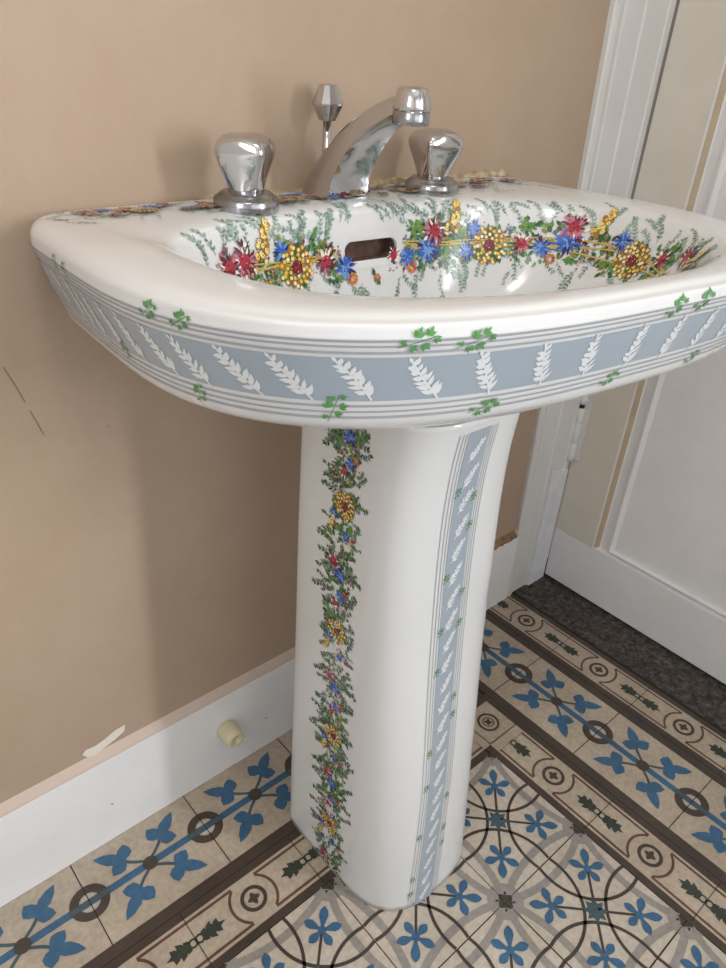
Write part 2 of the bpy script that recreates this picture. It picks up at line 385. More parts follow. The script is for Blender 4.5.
# strips: T maps (u along, v across 0 = inner edge) to floor
def leaf_tile(T):
    def q(u0, v0, u1, v1, m, l):
        V = [mb.vert(T(a, b)+(l*.0012+.0004,)) for a, b in ((u0, v0), (u1, v0), (u1, v1), (u0, v1))]; mb.face(V, m)
    d = Dec(mb, lambda a, b, l: T(a, b)+(l*.0012+.0004,))
    q(.0, .004, 1, .996, 't_brown', 1); q(.0035, .10, .9965, .90, 't_cream', 2)
    q(.0, .478, 1, .542, 't_blue', 3)
    for u0 in (0, 1):                 # half rings at the joints
        s = 1 if u0 == 0 else -1
        for k in range(12):
            t0, t1 = -pi/2+pi*k/12, -pi/2+pi*(k+1)/12
            P = [(u0+s*r*cos(t), .51+r*sin(t)) for r, t in ((.080, t0), (.150, t0), (.150, t1), (.080, t1))]
            V = [mb.vert(T(*p)+(4*.0012+.0004,)) for p in P]; mb.face(V, 't_brown')
        d.fan([(u0, .51-.07)]+[(u0+s*.07*cos(-pi/2+pi*k/6), .51+.07*sin(-pi/2+pi*k/6)) for k in range(1, 6)]+[(u0, .58)], 't_cream2', 2.2)
        q(min(u0, u0+s*.16), .487, max(u0, u0+s*.16), .533, 't_slate', 5)
        q(min(u0, u0+s*.0035), .1, max(u0, u0+s*.0035), .9, 't_grout', 6)
    d.disc(.5, .51, .062, 't_brown', 5, 14)
    for su in (-1, 1):
        for sv in (-1, 1):
            c = (.5+su*.165, .51+sv*.165)
            d.line([(.5+su*.03, .51+sv*.04), (.5+su*.10, .51+sv*.09), (.5+su*.14, .51+sv*.125), c], .026, 't_slate', 4)
            a = atan2(sv*.20, su*.24)
            a = atan2(sv*.175, su*.21)
            def LF(L, w, da, m='t_blue'):
                P = [(0, 0), (.18, .33), (.45, .5), (.75, .34), (1, 0), (.75, -.34), (.45, -.5), (.18, -.33)]
                aa = a+da
                d.fan([(c[0]-cos(a)*.02+cos(aa)*t*L-sin(aa)*v*w, c[1]-sin(a)*.02+sin(aa)*t*L+cos(aa)*v*w) for t, v in P], m, 5)
            LF(.255, .105, 0); LF(.145, .125, 1.2); LF(.145, .125, -1.2)
            d.disc(c[0], c[1], .035, 't_blue', 5)
            d.leaf(c[0]-cos(a)*.01, c[1]-sin(a)*.01, .09, .09, a, 't_blue', 5)
def narrow_tile(T):
    def q(u0, v0, u1, v1, m, l):
        V = [mb.vert(T(a, b)+(l*.0012+.0004,)) for a, b in ((u0, v0), (u1, v0), (u1, v1), (u0, v1))]; mb.face(V, m)
    d = Dec(mb, lambda a, b, l: T(a, b)+(l*.0012+.0004,))
    q(.0, .004, 1, W_-.004, 't_brown', 1)
    q(0, .070, 1, .460, 't_cream', 2)
    for ua, ub in ((0, .395), (.605, 1)): q(ua, .092, ub, .114, 't_red', 3); q(ua, .416, ub, .438, 't_red', 3)
    c = .265
    def A(r, w, a0, a1, m, l, cu=.5, n=14):
        for k in range(n):
            t0, t1 = a0+(a1-a0)*k/n, a0+(a1-a0)*(k+1)/n
            P = [(cu+rad*cos(t), c+rad*sin(t)) for rad, t in ((r-w/2, t0), (r+w/2, t0), (r+w/2, t1), (r-w/2, t1))]
            V = [mb.vert(T(*p)+(l*.0012+.0004,)) for p in P]; mb.face(V, m)
    A(.090, .030, 0, 2*pi, 't_brown', 4, n=24)
    for k in range(4): d.leaf(.5, c, .056, .040, k*pi/2, 't_brown', 5)
    for s in (0, pi):
        A(.186, .022, s-.95, s+.95, 't_red', 4)
    for u0, s in ((0, 1), (1, -1)):
        for t, L, w in ((.045, .07, .05), (.085, .10, .085), (.145, .08, .05)):
            d.leaf(u0+s*t, c, s*L, w, 0, 't_green', 5)
            for sd in (-1, 1): d.leaf(u0+s*(t+.01), c, L*.85, .046, (0 if s > 0 else pi)+sd*s*.95, 't_green', 5)
        d.leaf(u0+s*.17, c, s*.075, .022, 0, 't_green', 5)
        A(.030, .016, 0, 2*pi, 't_green', 5, cu=u0+s*.028, n=12)
        q(min(u0, u0+s*.003), .02, max(u0, u0+s*.003), W_-.02, 't_grout', 6)
for k in range(0, 10):                # right-hand rows, running away from the back wall
    leaf_tile(lambda u, v, k=k: (W_+v*1.0, .50-k+(1-u)))
for k in range(0, 10):
    narrow_tile(lambda u, v, k=k: (v, -.03-k-u*1.0))
    narrow_tile(lambda u, v, k=k: (2.06-v, .50+.985-k-u))
for k in range(-1, 9):                # rows along the back wall
    leaf_tile(lambda u, v, k=k: (-.503-k-u, W_+v*.965))
for k in range(0, 9):
    narrow_tile(lambda u, v, k=k: (-.02-k-u, v))
# corner tile of the narrow border
quad(.0, -.03, W_, W_, 't_brown', 1); quad(.07, .07, .46, .46, 't_cream', 2)
quad(.07, -.03, .46, .08, 't_cream', 2); quad(-.02, .07, .08, .46, 't_cream', 2)
arc(.265, .265, .1, .024, 0, 2*pi, 't_brown', 4, 24); arc(.265, .265, .055, .012, 0, 2*pi, 't_brown', 4, 18)
for k in range(4): D.leaf(.265, .265, .045, .03, k*pi/2+pi/4, 't_brown', 5)
struct(mb.build('floor', fix=False))
# slab beneath the floor finish
# back wall
mb = MB()
mb.box((XL-.3, WALLY, -.05), (1.90, WALLY+.5, ZC), 'wall')
mb.box((1.90, WALLY+.14, -.05), (XD+.6, WALLY+.5, ZC), 'wall')
D = Dec(mb, lambda a, b, l: (a, WALLY-.004-l*.0006, b))
D.fan([(-3.23, 1.055), (-3.20, 1.09), (-3.13, 1.08), (-3.05, 1.10), (-2.96, 1.135), (-2.88, 1.14), (-2.895, 1.075), (-2.97, 1.04), (-3.05, 1.015), (-3.12, .99), (-3.19, 1.0)], 'wall_chip', 1)
for pts in ([(-3.215, 4.15), (-3.17, 4.02), (-3.141, 3.927)], [(-3.125, 3.87), (-3.10, 3.79), (-3.075, 3.70)], [(-2.70, 3.66), (-2.69, 3.64)]): D.line(pts, .006, 'crack', 1)
struct(mb.build('wall_back', fix=False))
# right wall with the doorway
WY0, WY1, WZ0, WZ1 = WIN
mb = MB()
mb.box((XR, YF, -.05), (XR+.9, WY0, ZC), 'wallwhite'); mb.box((XR, WY1, -.05), (XR+.9, YD1-.02, ZC), 'wallwhite')
mb.box((XR, WY0, -.05), (XR+.9, WY1, WZ0), 'wallwhite'); mb.box((XR, WY0, WZ1), (XR+.9, WY1, ZC), 'wallwhite')
mb.box((XR, YD1-.02, ZD+.1), (XR+.9, WALLY+.5, ZC), 'wallwhite')
struct(mb.build('wall_right'))
LY0, LY1, LZ0, LZ1 = -5.6, -2.2, 5.6, 12.0
mb = MB()
for a, b in (((YF-.3, -.05), (LY0, ZC)), ((LY1, -.05), (WALLY+.3, ZC)), ((LY0, -.05), (LY1, LZ0)), ((LY0, LZ1), (LY1, ZC))):
    mb.box((XL-.4, a[0], a[1]), (XL, b[0], b[1]), 'wallwhite')
struct(mb.build('wall_left'))
mb = MB(); t = .14
for a, b in (((LY0, LZ0), (LY1, LZ0+t)), ((LY0, LZ1-t), (LY1, LZ1)), ((LY0, LZ0+t), (LY0+t, LZ1-t)), ((LY1-t, LZ0+t), (LY1, LZ1-t)), ((LY0+t, 8.6), (LY1-t, 8.75))):
    mb.box((XL-.25, a[0], a[1]), (XL-.1, b[0], b[1]), 'white_paint')
struct(mb.build('window_2'))
mb = MB(); mb.box((XL-.3, YF-.3, ZC), (XD+.6, WALLY+.5, ZC+.3), 'ceil'); struct(mb.build('ceiling'))
FX0, FX1, FZ0, FZ1 = -5.5, -1.5, 5.0, 12.0
mb = MB()
for a, b in (((XL-.3, -.05), (FX0, ZC)), ((FX1, -.05), (XR+.9, ZC)), ((FX0, -.05), (FX1, FZ0)), ((FX0, FZ1), (FX1, ZC))):
    mb.box((a[0], YF-.4, a[1]), (b[0], YF, b[1]), 'wallwhite')
struct(mb.build('wall_front'))
mb = MB(); t = .14
for a, b in (((FX0, FZ0), (FX1, FZ0+t)), ((FX0, FZ1-t), (FX1, FZ1)), ((FX0, FZ0+t), (FX0+t, FZ1-t)), ((FX1-t, FZ0+t), (FX1, FZ1-t)), ((-3.57, FZ0+t), (-3.43, FZ1-t))):
    mb.box((a[0], YF-.25, a[1]), (b[0], YF-.1, b[1]), 'white_paint')
struct(mb.build('window_added'))  # made-up window, added to carry the front fill light

mb = MB(); t = .12
for a, b in (((WY0, WZ0), (WY1, WZ0+t)), ((WY0, WZ1-t), (WY1, WZ1)), ((WY0, WZ0+t), (WY0+t, WZ1-t)), ((WY1-t, WZ0+t), (WY1, WZ1-t))):
    mb.box((XR+.12, a[0], a[1]), (XR+.25, b[0], b[1]), 'white_paint')
struct(mb.build('window_1'))
# threshold of the doorway
mb = MB()
for y0, y1 in ((1.60, .62), (.61, -.45), (-.46, -1.9), (-1.91, -3.47)):
    mb.box((XR+.03, y1, -.05), (XR+.27, y0, .012), 'stone')
for y0, y1 in ((1.60, .20), (.19, -1.1), (-1.11, -3.47)):
    mb.box((XR+.275, y1, -.05), (XD+.5, y0, .008), 'stone')
struct(mb.build('trim_2', bevel=.0012))
# baseboard
def baseboard(name, x0, x1, h0, h1):
    mb = MB(); R = []
    for x, h in ((x0, h0), (x1, h1)):
        R.append([(x, WALLY, -.02), (x, 1.402, -.02), (x, 1.402, h-.07), (x, 1.410, h-.052), (x, WALLY, h)])
    I = mb.rings(R, 'base_paint', True, True, True, smooth=False)
    mb.m[2] = mb.m[3] = mb.mi('bevel_paint')
    return mb
b = baseboard('b', XL, 1.93, 1.0, 1.0)
D = Dec(b, lambda a, z, l: (a, 1.4015-l*.0004, z))
D.disc(-1.62, .37, .020, 'crack', 1, 6, ry=.006)
D.disc(-2.03, .395, .010, 'crack', 1, 6)
D.disc(-3.1, .42, .012, 'crack', 1, 6, ry=.008)
bo = struct(b.build('baseboard_back', fix=False))
mb = MB(); R = []
random.seed(5)
for i in range(14):
    x = 1.40+i*.038; k = rr(-.008, .012)
    R.append([(x, WALLY-.002, 1.003), (x, 1.404+k*.3, .955+k), (x, 1.398, .925+k), (x, 1.425, .90)])
mb.rings(R, 'wood_raw', True, True, True, smooth=False); mb.build('bare_wood_edge', bo)
# casing beside the door
def casing():
    mb = MB(); R = []
    prof = [(1.95, 1.50), (1.95, 1.42), (1.965, 1.405), (2.00, 1.400), (2.035, 1.408), (2.05, 1.425), (2.08, 1.430), (2.10, 1.422), (2.30, 1.422), (2.315, 1.410), (2.335, 1.408), (2.35, 1.416), (2.58, 1.416), (2.595, 1.405), (2.655, 1.405), (2.655, 1.50)]
    for z in (0.0, 12.4):
        k = 1+.045*z; R.append([(2.655-(2.655-x)*k, y, z) for x, y in prof])
    mb.rings(R, 'white_paint', True, True, True, smooth=False)
    return struct(mb.build('trim_1'))
casing()
mb = MB()
P = [(2.34, 0), (2.652, 0), (2.652, 1.60), (2.60, 1.62), (2.52, 1.60), (2.44, 1.66), (2.33, 1.71)]
V0 = [(x, 1.385, z) for x, z in P]; V1 = [(x, 1.425, z) for x, z in P]
mb.rings([V0, V1], 'patch_paint', True, True, True, smooth=False)
struct(mb.build('trim_3', bevel=.001))
# ---------------------------------------------------------------- door leaf
mb = MB()
PY0, PY1, PZ0, PZ1 = .86, -2.92, .765, 7.0       # panel opening
def door_face(z0, z1, y0, y1, x=XD): mb.box((x, y1, z0), (x+.24, y0, z1), 'door_paint')
mb.box((XD, YD1, .05), (XD+.24, YD0, PZ0), 'door_white')
mb.box((XD+.002, PY0, PZ0+.004), (XD+.24, YD0, ZD), 'door_paint')
mb.box((XD, YD1, PZ0), (XD+.24, PY1, ZD), 'door_paint')
mb.box((XD, PY1, PZ1), (XD+.24, PY0, PZ1+.9), 'door_paint'); mb.box((XD, PY1, 11.6), (XD+.24, PY0, ZD), 'door_paint')
door = struct(mb.build('door_1', bevel=.0006))
def panel(z0, z1, y0, y1):
    mb = MB()
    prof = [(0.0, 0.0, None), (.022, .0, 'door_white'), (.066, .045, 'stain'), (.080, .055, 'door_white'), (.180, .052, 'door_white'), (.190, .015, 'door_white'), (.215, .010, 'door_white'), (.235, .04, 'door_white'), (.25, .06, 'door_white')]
    for (d0, h0, _), (d1, h1, m) in zip(prof[:-1], prof[1:]):
        c0 = [(XD+h0, y0-d0, z0+d0*.3), (XD+h0, y1+d0, z0+d0*.3), (XD+h0, y1+d0, z1-d0), (XD+h0, y0-d0, z1-d0)]
        c1 = [(XD+h1, y0-d1, z0+d1*.3), (XD+h1, y1+d1, z0+d1*.3), (XD+h1, y1+d1, z1-d1), (XD+h1, y0-d1, z1-d1)]
        for i in range(4):
            j = (i+1) % 4
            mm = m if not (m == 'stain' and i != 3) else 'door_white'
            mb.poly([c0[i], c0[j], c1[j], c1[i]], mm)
    d = .25; mb.box((XD+.06, y1+d, z0+d*.3), (XD+.2, y0-d, z1-d), 'door_white')
    return mb.build('door_panel', door)
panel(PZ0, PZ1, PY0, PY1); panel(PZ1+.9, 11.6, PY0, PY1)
mb = MB()
hx, hy = XD-.035, 1.392
mb.lathe((hx, hy, 1.74), [(.02, -.03), (.042, 0), (.045, .05), (.045, .21), (.041, .215), (.041, .225), (.045, .23), (.045, .47), (.041, .475), (.041, .485), (.045, .49), (.045, .66)], 'white_paint', 20)
mb.lathe((hx, hy, 2.40), [(.03, .0), (.03, .05)], 'dark', 16)
mb.lathe((hx, hy, 2.45), [(.045, 0), (.048, .06), (.035, .11), (.012, .13)], 'patch_paint', 20)
mb.box((hx+.01, 1.30, 1.76), (XD+.002, 1.40, 2.5), 'white_paint')
mb.build('hinge', door)
# ---------------------------------------------------------------- plug on the baseboard
mb = MB()
mb.lathe((-2.045, 1.402, .545), [(.085, 0), (.092, -.02), (.090, -.10), (.078, -.17), (.070, -.178), (.038, -.175), (.036, -.09), (.0, -.09)], 'cream_plastic', 28, axis='y', cap1=False)
tag(mb.build('door_stop'), 'small cream plastic door stop stub screwed to the white baseboard', 'door stop')
# ================================================================= PEDESTAL
mb = MB()
NT = 140
ZS = [-.0+i*.06 for i in range(0, 68)]+[4.06, 4.10]
ang = []
for i in range(NT):
    ang.append(-pi+2*pi*i/NT)
for q in (math.atan2(.70, .52), math.atan2(.70, -.52)):
    for dlt in (-.03, -.015, -.006, 0, .006, .015, .03): ang.append(q+dlt)
ang.sort()
mb.rings([[pedP(a, z) for a in ang] for z in ZS], 'ceramic', True, True, True)
def surf_map(P, th0, q0, su=1, sv=1, eps=.0022, flipu=1, flipn=1):
    du, dv = surf_frame(P, th0, q0); lu = sqrt(sum(x*x for x in du)); lv = sqrt(sum(x*x for x in dv))
    n = nrm(cross(du, dv)); n = tuple(x*flipn for x in n)
    # skew correction: b axis stays along dv, a axis along du
    def f(a, b, l):
        p = P(th0+a*flipu/lu, q0+b/lv)
        e = eps+l*.0008
        return (p[0]+n[0]*e, p[1]+n[1]*e, p[2]+n[2]*e)
    return f
_SC = {}
def stab(th):
    k = round(th/.06)
    if k not in _SC:
        T_ = [(0.0, 3.5)]; p = basinP(k*.06, 3.5); v = 3.5
        while v < 13.5:
            v += .04; q = basinP(k*.06, v); T_.append((T_[-1][0]+sqrt(sum((p[i]-q[i])**2 for i in range(3))), v)); p = q
        _SC[k] = T_
    return _SC[k]
def s_of(T_, v): i = min(len(T_)-2, max(0, int((v-3.5)/.04))); f = (v-T_[i][1])/.04; return T_[i][0]+f*(T_[i+1][0]-T_[i][0])
def v_of(T_, s_):
    lo, hi = 0, len(T_)-1
    while hi-lo > 1:
        m = (lo+hi)//2
        if T_[m][0] < s_: lo = m
        else: hi = m
    a, b = T_[lo], T_[hi]; return a[1]+(b[1]-a[1])*max(-1, min(2, (s_-a[0])/(b[0]-a[0]+1e-9)))
def basin_map_(t, v, eps=.0022):
    T_ = stab(t); s0 = s_of(T_, v); du, _ = surf_frame(basinP, t, v); lu = sqrt(sum(x*x for x in du))
    _, dv = surf_frame(basinP, t, v); dvn = nrm(dv); dun = nrm(du)
    sk = sum(dvn[i]*dun[i] for i in range(3)); ck = sqrt(max(.05, 1-sk*sk))
    def f(a, b, l):
        a2 = (a*BN-b*sk/ck); tt = t+a2/lu; vv = v_of(T_, s0+b/ck)
        d1, d2 = surf_frame(basinP, tt, vv); n = nrm(cross(d1, d2)); p = basinP(tt, vv); e = (eps+l*.0008)*BN
        return (p[0]+n[0]*e, p[1]+n[1]*e, p[2]+n[2]*e)
    return f
def nlocal(P, flipn):
    def f(th, q, l, eps=.0020):
        du, dv = surf_frame(P, th, q); n = nrm(cross(du, dv)); p = P(th, q); e = (eps+l*.0008)*flipn
        return (p[0]+n[0]*e, p[1]+n[1]*e, p[2]+n[2]*e)
    return f
# outward normal sign for the pedestal
du, dv = surf_frame(pedP, -pi/2, 2.0); PN = 1 if cross(du, dv)[1] < 0 else -1
pf = nlocal(pedP, PN)
def vstrip(thc, off0, off1, m, l, z0=0.0, z1=4.02):
    Z = [z0+(z1-z0)*i/90 for i in range(91)]
    prev = None
    for z in Z:
        du, dv = surf_frame(pedP, thc(z), z); lu = sqrt(sum(x*x for x in du))
        row = [mb.vert(pf(thc(z)+(off0+(off1-off0)*k/4)/lu, z, l)) for k in range(5)]
        if prev:
            for k in range(4): mb.face((prev[k], prev[k+1], row[k+1], row[k]), m, True)
        prev = row
thb = lambda z: -1.725-.09*max(0, 1.2-z)
vstrip(thb, -.085, .085, 'band_blue', 1)
for s in (-1, 1):
    for o in (.100, .120, .142):
        vstrip(thb, s*o-.0025, s*o+.0025, 'line_grey', 1)
k = 0; z = .10
while z < 4.0:
    D = Dec(mb, surf_map(pedP, thb(z), z, flipn=PN)); fern(D, 0, 0, .17, 1.0, 3); z += .172
for z, s in ((.33, -1), (.55, 1), (.78, -1), (.72, 1), (1.05, 1), (1.27, -1), (1.60, -1), (1.84, 1), (2.0, 1), (2.30, -1), (2.62, -1), (2.62, 1), (3.02, -1), (2.86, 1), (3.35, 1), (3.62, -1), (3.55, 1), (.16, -1)):
    D = Dec(mb, surf_map(pedP, thb(z)+s*.137/.6, z, flipn=PN)); ivy(D, 0, 0, .030, 1.2+rr(-.5, .5), 4)
# flower garland on the left cheek (and its mirror image on the right)
def thf(z): return -3.50+.06*0 if z > 2.8 else -3.50+(2.8-z)*.068
def garland(thc, sgn):
    def at(z, a): return Dec(mb, surf_map(pedP, thc(z), z, flipn=PN, flipu=sgn)), a
    z = 4.0
    for i in range(230):
        z = rr(.0, 3.98); a = rr(-.16, .16)
        if z < .06: continue
        D, a = at(z, a)
        sprig(D, a*.6, 0, rr(.07, .14), (0 if a > 0 else pi)+rr(-.9, .9), 2, cols=('green_dark', 'sage_dark', 'sage_dark', 'green_mid', 'ink'), n=5, w=.24)
    for i in range(190):
        z = rr(.04, 3.98); D, _ = at(z, 0); leaves(D, rr(-.09, .09), 0, rr(.04, .07), 4, 6)
    for i in range(90):
        z = rr(.06, 3.96); D, _ = at(z, 0); speckle(D, rr(-.09, .09), 0, .035, 7, ['ink', 'crimson', 'yellow', 'mauve', 'ochre', 'pink', 'cobalt'], 6, .22)
    base = 3.42
    for c in range(-1, 4):
        z0 = base-c*.955
        for dz, a, r, fn in ((.0, .0, .085, fl_daisy), (-.09, -.085, .045, fl_blue), (-.16, -.10, .05, 'spike'), (-.20, .03, .04, fl_blue), (-.20, .10, .03, fl_red), (-.42, -.06, .068, fl_mauve), (-.50, .0, .062, fl_blue), (-.66, .02, .05, fl_blue), (-.63, .065, .035, fl_orange), (-.735, -.03, .046, fl_red)):
            z = z0+dz
            if z < .07 or z > 3.96: continue
            D, _ = at(z, 0)
            if fn == 'spike': fl_spike(D, a, 0, r, 8, 1.3)
            else: fn(D, a, 0, r*1.08, 8)
garland(thf, 1)
garland(lambda z: -pi-thf(z), -1)
ped = mb.build('pedestal', fix=False)
tag(ped, 'white ceramic pedestal column with flower garland and blue ribbon, under the basin', 'pedestal')
# ================================================================= WASHBASIN
basin_root = empty('washbasin', (XC, 1.2, 3.9))
tag(basin_root, 'white ceramic washbasin with flower garland bowl and blue-grey fern band', 'washbasin')
mb = MB()
NTB = 300
TH = [-pi+2*pi*i/NTB for i in range(NTB)]
for q in (math.atan2(1.1, 1.897), math.atan2(1.1, -1.897)):
    TH += [q+x for x in (-.03, -.02, -.012, -.006, 0, .006, .012, .02, .03)]
TH.sort()
VS = [i/8 for i in range(0, NV*8+1)]
SLC = (1.560, 11.66)     # overflow slot
def slot_pts(scale=1.0, n=40, grow=0):
    du, dv = surf_frame(basinP, *SLC); lu = sqrt(sum(x*x for x in du)); lv = sqrt(sum(x*x for x in dv))
    hw, hr = .140, .058+grow; P = []
    for i in range(n):
        t = 2*pi*i/n; cx = hw if cos(t) >= 0 else -hw
        P.append(((cx+hr*cos(t))/lu+SLC[0], hr*sin(t)/lv+SLC[1]))
    return P
dus, dvs = surf_frame(basinP, *SLC); LU = sqrt(sum(x*x for x in dus)); LV = sqrt(sum(x*x for x in dvs))
def in_slot(th, v, r=.045):
    x = (th-SLC[0])*LU; y = (v-SLC[1])*LV; x = max(0, abs(x)-.145); return hypot(x, y) < r
grid = [[mb.vert(basinP(t, v)) for t in TH] for v in VS]
n = len(TH)
# refine zone around the slot: drop whole quads whose corners all fall inside a margin, and bridge with a fine patch
for i in range(len(VS)-1):
    for j in range(n):
        k = (j+1) % n
        tm = (TH[j]+TH[k])/2 if k else TH[j]+.01; vm = (VS[i]+VS[i+1])/2
        if VS[i] > 10 and in_slot(tm, vm, .070): continue
        mb.face((grid[i][j], grid[i][k], grid[i+1][k], grid[i+1][j]), 'ceramic', True)
mb.face(grid[0][::-1], 'ceramic')
# sign of the normal
du, dv = surf_frame(basinP, -pi/2, 4.5); BN = 1 if cross(du, dv)[1] < 0 else -1
bf = nlocal(basinP, BN)
# ceramic lip around the slot and its throat
P0 = slot_pts(n=60, grow=.045); P1 = slot_pts(n=60, grow=.010); P2 = slot_pts(n=60, grow=0)
r0 = [bf(a, b, 0, .0012) for a, b in P0]; r1 = [bf(a, b, 0, .0035) for a, b in P1]; r2 = [bf(a, b, 0, .0) for a, b in P2]
mb.rings([r0, r1, r2], 'ceramic')
r2b = [(p[0], p[1]+.02, p[2]-.004) for p in r2]
r3 = [(p[0], p[1]+.11, p[2]-.01) for p in r2]
mb.rings([r2, r2b], 'ceramic'); mb.rings([r2b, r3], 'slot_brown', cap1=False); mb.poly(r3, 'slot_brown')
# bands on the apron
def hband(v0, v1, m, l, nn=3):
    prev = None
    t = -pi-.62
    while t < .62:
        row = [mb.vert(bf(t, v0+(v1-v0)*k/nn, l)) for k in range(nn+1)]
        if prev:
            for k in range(nn): mb.face((prev[k], row[k], row[k+1], prev[k+1]), m, True)
        prev = row; t += .012
hband(4.245, 4.795, 'band_blue', 1, 5)
for v, w in ((4.985, .030), (4.925, .026), (4.850, .030), (4.175, .030), (4.095, .026), (4.015, .036)): hband(v-w/2, v+w/2, 'line_grey', 1, 1)
for t, v, h, a in ((-3.40, 4.55, .2, 2.0), (-3.269, 4.54, .22, 1.95), (-3.190, 4.5, .22, 2.0), (-3.112, 4.5, .23, 2.05), (-3.005, 4.5, .23, 2.1), (-2.905, 4.52, .24, 2.1), (-2.798, 4.515, .24, 2.15), (-2.712, 4.5, .24, 2.15), (-2.601, 4.51, .25, 2.2), (-2.504, 4.51, .25, 2.2), (-2.393, 4.515, .25, 2.2), (-2.261, 4.50, .25, 2.2), (-2.134, 4.50, .25, 2.05), (-1.987, 4.5, .24, 1.95), (-1.835, 4.5, .24, 1.85), (-1.658, 4.5, .24, 1.75), (-1.486, 4.5, .24, 1.65), (-1.334, 4.5, .24, 1.6), (-1.18, 4.5, .24, 1.3), (-1.02, 4.5, .24, 1.2), (-.88, 4.5, .24, 1.1), (-.74, 4.5, .24, 1.0), (-.6, 4.5, .24, 1.0), (-.46, 4.5, .23, 1.0), (-.33, 4.5, .23, 1.0), (-.2, 4.5, .22, 1.0), (-.08, 4.5, .22, 1.0)):
    D = Dec(mb, basin_map_(t, v)); fern(D, 0, 0, h*.93, a, 3)
for t, v, s, a in ((-3.305, 5.0, .055, 1.7), (-3.214, 4.97, .055, 1.7), (-2.783, 5.08, .065, .9), (-2.702, 5.0, .065, .9), (-2.281, 4.977, .085, .6), (-2.175, 4.946, .085, .7), (-1.572, 4.977, .08, 1.0), (-1.45, 5.0, .08, .9), (-2.975, 4.238, .06, 2.2), (-2.717, 4.085, .06, 1.9), (-2.433, 4.16, .085, 1.9), (-2.114, 4.03, .08, .6), (-1.683, 4.05, .07, .9), (-1.253, 4.02, .07, .8), (-.9, 4.95, .07, 1.0), (-.8, 4.98, .07, .9), (-.45, 4.05, .07, 1.)):
    D = Dec(mb, basin_map_(t, v)); ivy(D, 0, 0, s*.68, a*.75-.15, 4)
# garland in the bowl
FLW = [('M', 2.64, 11.55, 1), ('B', 2.70, 11.75, .7), ('M', 2.552, 11.492, 1), ('Y', 2.42, 11.12, 1), ('B', 2.328, 11.45, .8), ('F', 2.25, 11.80, 1), ('R', 2.015, 11.788, 1), ('B', 1.842, 11.966, .9), ('O', 1.786, 12.2, .8), ('D', 1.518, 12.25, 1),
       ('R', 1.33, 11.85, .7), ('B', 1.193, 11.907, .8), ('O', 1.143, 12.144, .8), ('B', 1.003, 11.788, 1.15), ('M', .959, 11.373, 1), ('Y', .819, 11.0, 1), ('B', .685, 11.432, .8), ('F', .59, 11.788, 1), ('B', .713, 11.907, .8), ('R', .433, 11.729, .9),
       ('B', .338, 11.788, .9), ('O', .282, 12.025, .8), ('B', .232, 11.61, 1.15), ('M', .226, 11.254, 1), ('Y', .103, 10.98, 1), ('B', -.026, 11.373, .8), ('F', -.126, 11.729, 1), ('R', -.294, 11.432, .9), ('M', -.46, 11.1, .8), ('Y', -.55, 11.0, .8), ('B', -.62, 11.4, 1), ('F', -.75, 11.6, 1), ('M', -.9, 11.3, 1)]
basin_map = lambda t, v: Dec(mb, basin_map_(t, v))
def blocked(t, v, r=.10): return in_slot(t, v, r)
for i in range(230):
    t = rr(-.9, 2.78); v = rr(10.7, 12.4)
    up = v < 11.6
    if blocked(t, v, .17): continue
    D = basin_map(t, v); sprig(D, 0, 0, rr(.09, .17), (-pi/2 if up else pi/2)+rr(-.9, .9), 1, n=6)
for i in range(260):
    t = rr(-.8, 2.66); v = rr(11.25, 12.05)
    if blocked(t, v, .14): continue
    D = basin_map(t, v); leaves(D, 0, 0, rr(.05, .085), 3, 6)
for i in range(170):
    t = rr(-.8, 2.66); v = rr(11.3, 12.1)
    if blocked(t, v): continue
    D = basin_map(t, v); speckle(D, 0, 0, .04, 7, ['ink', 'crimson', 'yellow', 'mauve', 'ochre', 'pink', 'sky'], 5, .18)
# twine
for off in (-.07, -.02, .05):
    for j in range(260):
        t = -.8+3.4*j/260
        def vv(q): return 11.70+off+.10*sin(q*4.4+off*30)
        if blocked(t, vv(t)): continue
        a0 = [bf(t, vv(t)-.016, 6), bf(t, vv(t)+.016, 6), bf(t+.0132, vv(t+.0132)+.016, 6), bf(t+.0132, vv(t+.0132)-.016, 6)]
        mb.poly(a0, 'twine', True)
for kind, t, v, s in FLW:
    s *= 1.12
    D = basin_map(t, v)
    if kind == 'M': fl_mauve(D, 0, 0, .105*s, 8)
    elif kind == 'Y': fl_spike(D, 0, 0, .085*s, 8, -1.9)
    elif kind == 'B': fl_blue(D, 0, 0, .085*s, 8)
    elif kind == 'F': fl_daisy(D, 0, 0, .112*s, 9)
    elif kind == 'R': fl_red(D, 0, 0, .075*s, 8)
    elif kind == 'O': fl_orange(D, 0, 0, .05*s, 8)
    elif kind == 'D':
        leaves(D, 0, 0, .06, 6, 6); fl_orange(D, 0, 0, .03, 8)
# garland along the wall side of the deck
def deckP(x, y):       # local deck coordinates -> surface point (flat shelf behind the bowl)
    p = warp(x, y, 4.9105); return p
def Dk(x, y, l, e=.0): p = deckP(x, y); return (p[0], p[1], p[2]+.0015+l*.0008)
def deck_tv(x, y):
    best = None
    for t_i in range(0, 61):
        t = .25+(pi-.5)*t_i/60
        for v_i in range(0, 13):
            v = 8.0+v_i*.1; a, yf, nf, y0, yb, nb, z = knot(v); n = nb; c_, s_ = cos(t), sin(t)
            r = (abs(c_/a)**n+abs(s_/(yb-y0))**n)**(-1/n); e = (r*c_-x)**2+(y0+r*s_-y)**2
            if best is None or e < best[0]: best = (e, t, v)
    return best[1], best[2]
def deckD(x, y):
    t, v = deck_tv(x, y); z0 = basinP(t, v)[2]
    return Dec(mb, lambda a, b, l: (lambda p: (p[0], p[1], p[2]))(warp(x+a, min(y+b, 1.425), 4.9125+l*.0008)))
